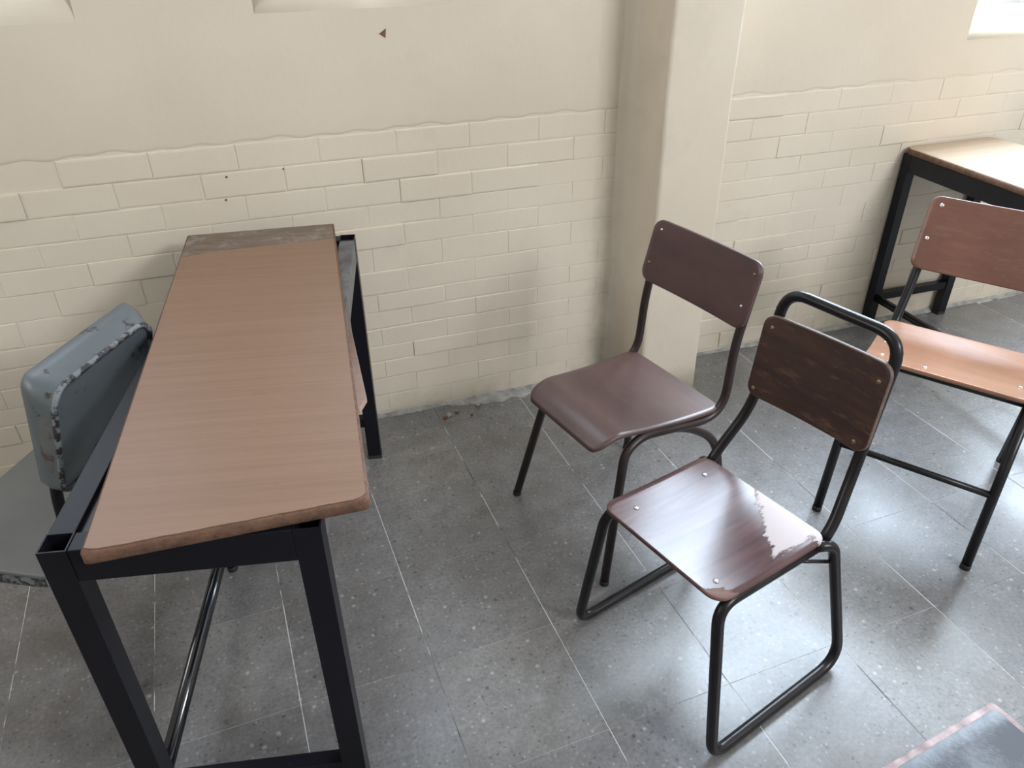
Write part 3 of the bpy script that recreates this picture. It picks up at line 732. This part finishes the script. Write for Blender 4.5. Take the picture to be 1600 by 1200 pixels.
# chair 2: sled base with handle ------------------------------------------
g2 = dict(cx=.5328, cy=.6682, th=3.4168, a=.1432, p=.1266, r=.1459, s=.2788, bf=.1102, br=.1115, q=.1269, t=.0856, z1=.3745, m1=.1413, z2=.5014, m2=.1608, c=.099, tilt=.0078)
def chair_two():
    k = {a: b * S for a, b in g2.items() if a != 'th'}
    t = thing('school_chair', 'chair with handle loop, dark scratched backrest and peeling shiny brown seat, on sled tube base', 'chair', (k['cx'], k['cy'], 0), g2['th'])
    zf, zr = k['s'], k['s'] - k['tilt']; th = .010
    q = [(-k['t'], k['br'], zr - th / 2), (-k['t'], -k['br'], zr - th / 2), (k['q'], -k['bf'], zf - th / 2), (k['q'], k['bf'], zf - th / 2)]
    if (Vector(q[1]) - Vector(q[0])).cross(Vector(q[3]) - Vector(q[0])).z < 0: q = [q[1], q[0], q[3], q[2]]
    sd = lambda u, v: -.007 * math.sin(PI * v) * (1 - .5 * (2 * u - 1) ** 2)
    part('seat', MB().plate(q, (.028, .034), th, sd, 26, 26), SEAT2, t)
    bq = back_quad(g2, .022)
    bd = lambda u, v: -.010 * (1 - (2 * u - 1) ** 2)
    part('backrest', MB().plate(bq, .026, .011, bd, 28, 16), PLY2, t, 0, PLYE)
    n = (Vector(bq[1]) - Vector(bq[0])).cross(Vector(bq[3]) - Vector(bq[0])).normalized()
    R = .0118
    off = -n * (.006 + R); c = k['c'] - .016
    def up(s_):
        top = Vector((-k['m2'], s_ * c, k['z2'])) + off; bot = Vector((-k['m1'], s_ * c, k['z1'])) + off
        d = (top - bot).normalized(); return top, bot, d
    (tf, bf_, df), (tn, bn, dn) = up(-1), up(1)
    hh = .052
    pts = [(-k['t'] - .004, -k['br'] + .012, zr - .022), (-k['t'] - .030, -k['br'] + .013, zr + .012), bf_ - df * .03, tf + df * hh, tn + dn * hh, bn - dn * .03, (-k['t'] - .030, k['br'] - .013, zr + .012), (-k['t'] - .004, k['br'] - .012, zr - .022)]
    part('back_frame', MB().tube(pts, R, 16, [.03, .10, .055, .055, .10, .03]), TUBE2, t)
    for s_ in (-1, 1):
        a = k['a']
        pts = [(-k['t'] + .02, s_ * (k['br'] - .010), zr - .024), (k['q'] - .012, s_ * (k['bf'] - .008), zf - .024), (k['p'], s_ * a, R), (-k['r'] - .012, s_ * a, R),
               (-k['t'] - .012, s_ * (k['br'] + .008), zr - .020), (-k['t'] + .030, s_ * (k['br'] - .012), zr - .020)]
        part('sled_leg', MB().tube(pts, R, 16, [.045, .045, .075, .035]), TUBE2, t)
    for x, z in ((k['q'] * .45, zf - .03), (-k['t'] * .55, zr - .03)):
        part('cross_bar', MB().tube([(x, -k['br'] + .012, z), (x, k['br'] - .012, z)], .007, 10), TUBE2, t)
    for s_ in (-1, 1): part('brace', MB().tube([(-k['t'] * .35, s_ * (k['br'] - .02), zr - .034), (-k['t'] - .022, s_ * (k['br'] + .012), zr - .070)], .004, 8), TUBE2, t)
    for u, v in ((.075, .86), (.055, .10), (.93, .80), (.90, .09)):
        screw(t, bl(bq, u, v) + n * (.0057 + bd(u, v)), n, BRASS, .0048)
    qn = (Vector(q[1]) - Vector(q[0])).cross(Vector(q[3]) - Vector(q[0])).normalized()
    fl_ = Vector(q[0]).y > 0        # u=0 is the near side?
    for yn, v in ((.92, .76), (-.70, .17), (-.70, .82), (.62, .96)):
        u = (1 - yn) / 2 if fl_ else (1 + yn) / 2
        if yn > .9: u = .13 if fl_ else .87; v = .88
        if yn == .62: continue
        screw(t, bl(q, u, v) + qn * (.0052 + sd(u, v)), qn, SCREW, .0056)
    return t
chair_two()

# chair 3: orange plywood, straight legs -----------------------------------
g3 = dict(cx=1.1516, cy=.8784, th=3.7397, a=.1296, p=.1995, r=.1743, s=.3152, bf=.1305, br=.1442, q=.1389, t=.0908, z1=.3783, m1=.1489, z2=.5081, m2=.2045, c=.1402, tilt=.0287)
def chair_three():
    k = {a: b * S for a, b in g3.items() if a != 'th'}
    t = thing('school_chair', 'chair with glossy orange-brown seat, reddish backrest and straight black tube legs, at the right edge', 'chair', (k['cx'], k['cy'], 0), g3['th'])
    zf, zr = k['s'], k['s'] - k['tilt']; th = .011
    q = [(-k['t'], k['br'], zr - th / 2), (-k['t'], -k['br'], zr - th / 2), (k['q'], -k['bf'], zf - th / 2), (k['q'], k['bf'], zf - th / 2)]
    if (Vector(q[1]) - Vector(q[0])).cross(Vector(q[3]) - Vector(q[0])).z < 0: q = [q[1], q[0], q[3], q[2]]
    near0 = Vector(q[0]).y > 0
    sd = lambda u, v: -.012 * math.sin(PI * v) ** 1.2
    part('seat', MB().plate(q, (.03, .035), th, sd, 26, 26), PLY3S, t)
    bq = back_quad(g3); bd = lambda u, v: -.016 * (1 - (2 * u - 1) ** 2)
    part('backrest', MB().plate(bq, .026, .011, bd, 28, 16), PLY3, t)
    n = (Vector(bq[1]) - Vector(bq[0])).cross(Vector(bq[3]) - Vector(bq[0])).normalized(); R = .0125
    off = -n * (.006 + R)
    for s_ in (-1, 1):
        c = k['c'] - .022
        top = Vector((-k['m2'], s_ * c, k['z2'] - .02)) + off; bot = Vector((-k['m1'], s_ * c, k['z1'] - .02)) + off
        part('back_upright', MB().tube([top, bot, (-k['t'] - .022, s_ * (k['br'] - .02), zr - .034), (k['q'] * .6, s_ * (k['bf'] - .012), zf - .046)], R, 14, [.04, .04]), TUBE3, t)
        ft = Vector((k['q'] - .016, s_ * (k['bf'] - .004), zf - .020)); fb = Vector((k['p'], s_ * k['a'], .004))
        rt = Vector((-k['t'] - .012, s_ * (k['br'] - .008), zr - .032)); rb = Vector((-k['r'], s_ * k['a'], .004))
        part('leg', MB().tube([ft, fb], R, 14), TUBE3, t); part('leg', MB().tube([rt, rb], R, 14), TUBE3, t)
        for p in (fb, rb): part('rubber_foot', MB().lathe([(R + .0006, 0), (R + .0006, .012), (R + .0002, .014)], (p.x, p.y, 0), (0, 0, 1), 14), RUB, t)
        part('seat_rail', MB().tube([(k['q'] - .018, s_ * (k['bf'] - .004), zf - .030), (-k['t'] - .010, s_ * (k['br'] - .008), zr - .034)], .008, 10), TUBE3, t)
    zz = .46
    fp = lambda s_: Vector((k['q'] - .012, s_ * (k['bf'] - .004), zf - .018)).lerp(Vector((k['p'], s_ * k['a'], .004)), 1 - zz)
    part('stretcher', MB().tube([fp(-1), fp(1)], .009, 12), TUBE3, t)
    part('front_rail', MB().tube([(k['q'] - .022, -k['bf'] + .01, zf - .022), (k['q'] - .022, k['bf'] - .01, zf - .022)], .009, 10), TUBE3, t)
    qn = (Vector(q[1]) - Vector(q[0])).cross(Vector(q[3]) - Vector(q[0])).normalized()
    for yn, v in ((-.80, .86), (-.86, .50), (-.26, .88), (.80, .70), (.86, .30)):
        u = (1 - yn) / 2 if near0 else (1 + yn) / 2
        screw(t, bl(q, u, v) + qn * (.0057 + sd(u, v)), qn, SCREW, .006)
    for u, v in ((.075, .88), (.055, .42), (.93, .88), (.94, .42)): screw(t, bl(bq, u, v) + n * (.0057 + bd(u, v)), n, SCREW, .0062)
    return t
chair_three()

# chair 4: old grey sheet-metal chair behind the left desk -------------------
g4 = dict(cx=-.3563, cy=1.049, th=2.623, a=.132, p=.14, r=.156, s=.250, bf=.145, br=.140, q=.128, t=.1, z1=.3562, m1=.1055, z2=.5207, m2=.1485, c=.0990)
def chair_four():
    k = {a: b * S for a, b in g4.items() if a != 'th'}
    t = thing('metal_chair', 'old grey sheet-metal chair with chipped rusty edges, tucked behind the left side of the desk', 'chair', (k['cx'], k['cy'], 0), g4['th'])
    z1, z2 = k['z1'], k['z2']; x1, x2 = -k['m1'], -k['m2']; c = k['c'] + .002
    up = Vector((x2 - x1, 0, z2 - z1)).normalized(); nb = Vector((-up.z, 0, up.x))      # nb points backwards (toward the desk)
    if nb.x > 0: nb = -nb
    L = math.hypot(x2 - x1, z2 - z1); ctr = Vector(((x1 + x2) / 2, 0, (z1 + z2) / 2)); D = .026
    def ring(hw, hh, r, off):
        out = []
        for (sy, sz), a0 in (((1, 1), 0), ((-1, 1), PI / 2), ((-1, -1), PI), ((1, -1), 1.5 * PI)):
            for j in range(7):
                a = a0 + PI / 2 * j / 6
                out.append(ctr + Vector((0, 1, 0)) * (sy * (hw - r) + r * math.cos(a)) + up * (sz * (hh - r) + r * math.sin(a)) + nb * (off - .010 * (1 - ((sy * (hw - r) + r * math.cos(a)) / hw) ** 2)))
        return out
    hw, hh = c, L / 2
    def loft(rings, close_first=False, close_last=False):
        mb = MB(); k_ = len(rings[0]); v = [p for r in rings for p in r]
        f = [(a * k_ + i, a * k_ + (i + 1) % k_, (a + 1) * k_ + (i + 1) % k_, (a + 1) * k_ + i) for a in range(len(rings) - 1) for i in range(k_)]
        if close_first: f.append(tuple(range(k_))[::-1])
        if close_last: f.append(tuple((len(rings) - 1) * k_ + i for i in range(k_)))
        mb.add(v, f, True); return mb
    r = .040
    def taper(R0):
        return [p + nb * (.016 * (1 - max(0, min(1, ((p - ctr).dot(up) + hh) / (2 * hh))))) + Vector((0, (-.040 if p.y < 0 else -.008) * max(0, min(1, (D - (p - ctr).dot(nb)) / (2 * D + .028))), 0)) for p in R0]
    part('back_shell', loft([taper(ring(hw - .012, hh - .006, .022, -D - .028)), taper(ring(hw - .004, hh + .002, .024, -D - .020)), taper(ring(hw + .003, hh + .003, .032, -D + .006)), ring(hw, hh, r, D - .006)], True), GREYP, t)['label'] = 'box-like outer shell of the backrest'
    part('back_panel', loft([ring(hw - .006, hh - .006, r, D - .008), ring(hw - .012, hh - .012, r - .008, D - .009), ring(hw - .016, hh - .016, r - .010, D - .011)], False, True), GREYP, t)
    # rolled rim
    path = ring(hw - .0035, hh - .0035, r - .003, D - .004); mb = MB(); seg = 8; kk = len(path)
    vs_ = []
    for i, p in enumerate(path):
        d = (path[(i + 1) % kk] - path[i - 1]).normalized(); n1 = nb; n2 = d.cross(n1).normalized()
        wob = .0005 * math.sin(i * 2.3)
        for s_ in range(seg):
            a = 2 * PI * s_ / seg; vs_.append(p + (n1 * math.cos(a) + n2 * math.sin(a)) * (.0058 + wob))
    mb.add(vs_, [(i * seg + s_, i * seg + (s_ + 1) % seg, ((i + 1) % kk) * seg + (s_ + 1) % seg, ((i + 1) % kk) * seg + s_) for i in range(kk) for s_ in range(seg)], True)
    part('rolled_rim', mb, GREYR, t)['label'] = 'rolled rim with paint chipped to dark metal'
    # rusty bulging side panels
    for s_ in (-1, 1):
        mb = MB(); rows = []
        for j in range(9):
            h = -hh + .030 + (2 * hh - .060) * j / 8; rr = []
            for i in range(7):
                o_ = -D - .010 + .012 * (1 - j / 8) + (2 * D + .002 - .012 * (1 - j / 8)) * i / 6
                bul = .007 * math.sin(PI * i / 6) * math.sin(PI * j / 8) ** .5
                rr.append(ctr + Vector((0, s_ * (hw - .0015 + bul) + (-.010 if s_ > 0 else -.030) * (1 - i / 6), 0)) + up * h + nb * o_)
            rows.append(rr)
        v = [p for r_ in rows for p in r_]; mb.add(v, [(a * 7 + b, a * 7 + b + 1, a * 7 + b + 8, a * 7 + b + 7) for a in range(8) for b in range(6)], True)
        part('side_panel', mb, RUSTY, t)['label'] = 'rusty side of the backrest'
    zs = k['s']
    q = [(-k['t'], -k['br'], zs - .008), (-k['t'], k['br'], zs - .008), (k['q'], k['bf'], zs - .008), (k['q'], -k['bf'], zs - .008)]
    if (Vector(q[1]) - Vector(q[0])).cross(Vector(q[3]) - Vector(q[0])).z < 0: q = [q[1], q[0], q[3], q[2]]
    part('seat', MB().plate(q, .030, .012, lambda u, v: -.004 * math.sin(PI * u) * math.sin(PI * v), 22, 20, .003), GREYS, t)
    # seat flange below the edge
    mb = MB()
    P = [Vector(p) for p in q]; cc = sum(P, Vector()) / 4
    ins = [cc + (p - cc) * .985 for p in P]
    for i in range(4):
        a, b = ins[i], ins[(i + 1) % 4]; d = (b - a).normalized()
        mb.beam(a + d * .028 + Vector((0, 0, -.017)), b - d * .028 + Vector((0, 0, -.017)), .003, .026)
    part('seat_flange', mb, GREYR, t)
    R = .011
    for s_ in (-1, 1):
        a = k['a']
        part('rear_leg', MB().tube([ctr + up * (hh - .04) + Vector((0, s_ * (hw - .028), 0)) - nb * .012, ctr - up * (hh + .03) + Vector((0, s_ * (hw - .025), 0)) - nb * .012, (-k['t'] - .004, s_ * (k['br'] - .05), zs - .035), (-k['r'] + (.055 if s_ > 0 else 0), s_ * a, .003)], R, 12, [.03, .04]), GREYP if False else BLACKW, t)
        part('front_leg', MB().tube([(-k['t'] * .4, s_ * (k['br'] - .03), zs - .028), (k['q'] - .03, s_ * (k['bf'] - .02), zs - .03), (k['p'], s_ * a, .003)], R, 12, .03), BLACKW, t)
        for fx in (k['p'], -k['r'] + (.055 if s_ > 0 else 0)): part('rubber_foot', MB().lathe([(R + .002, 0), (R + .002, .009), (R + .0005, .013)], (fx, s_ * a, 0), (0, 0, 1), 12), RUB, t)
    return t
chair_four()
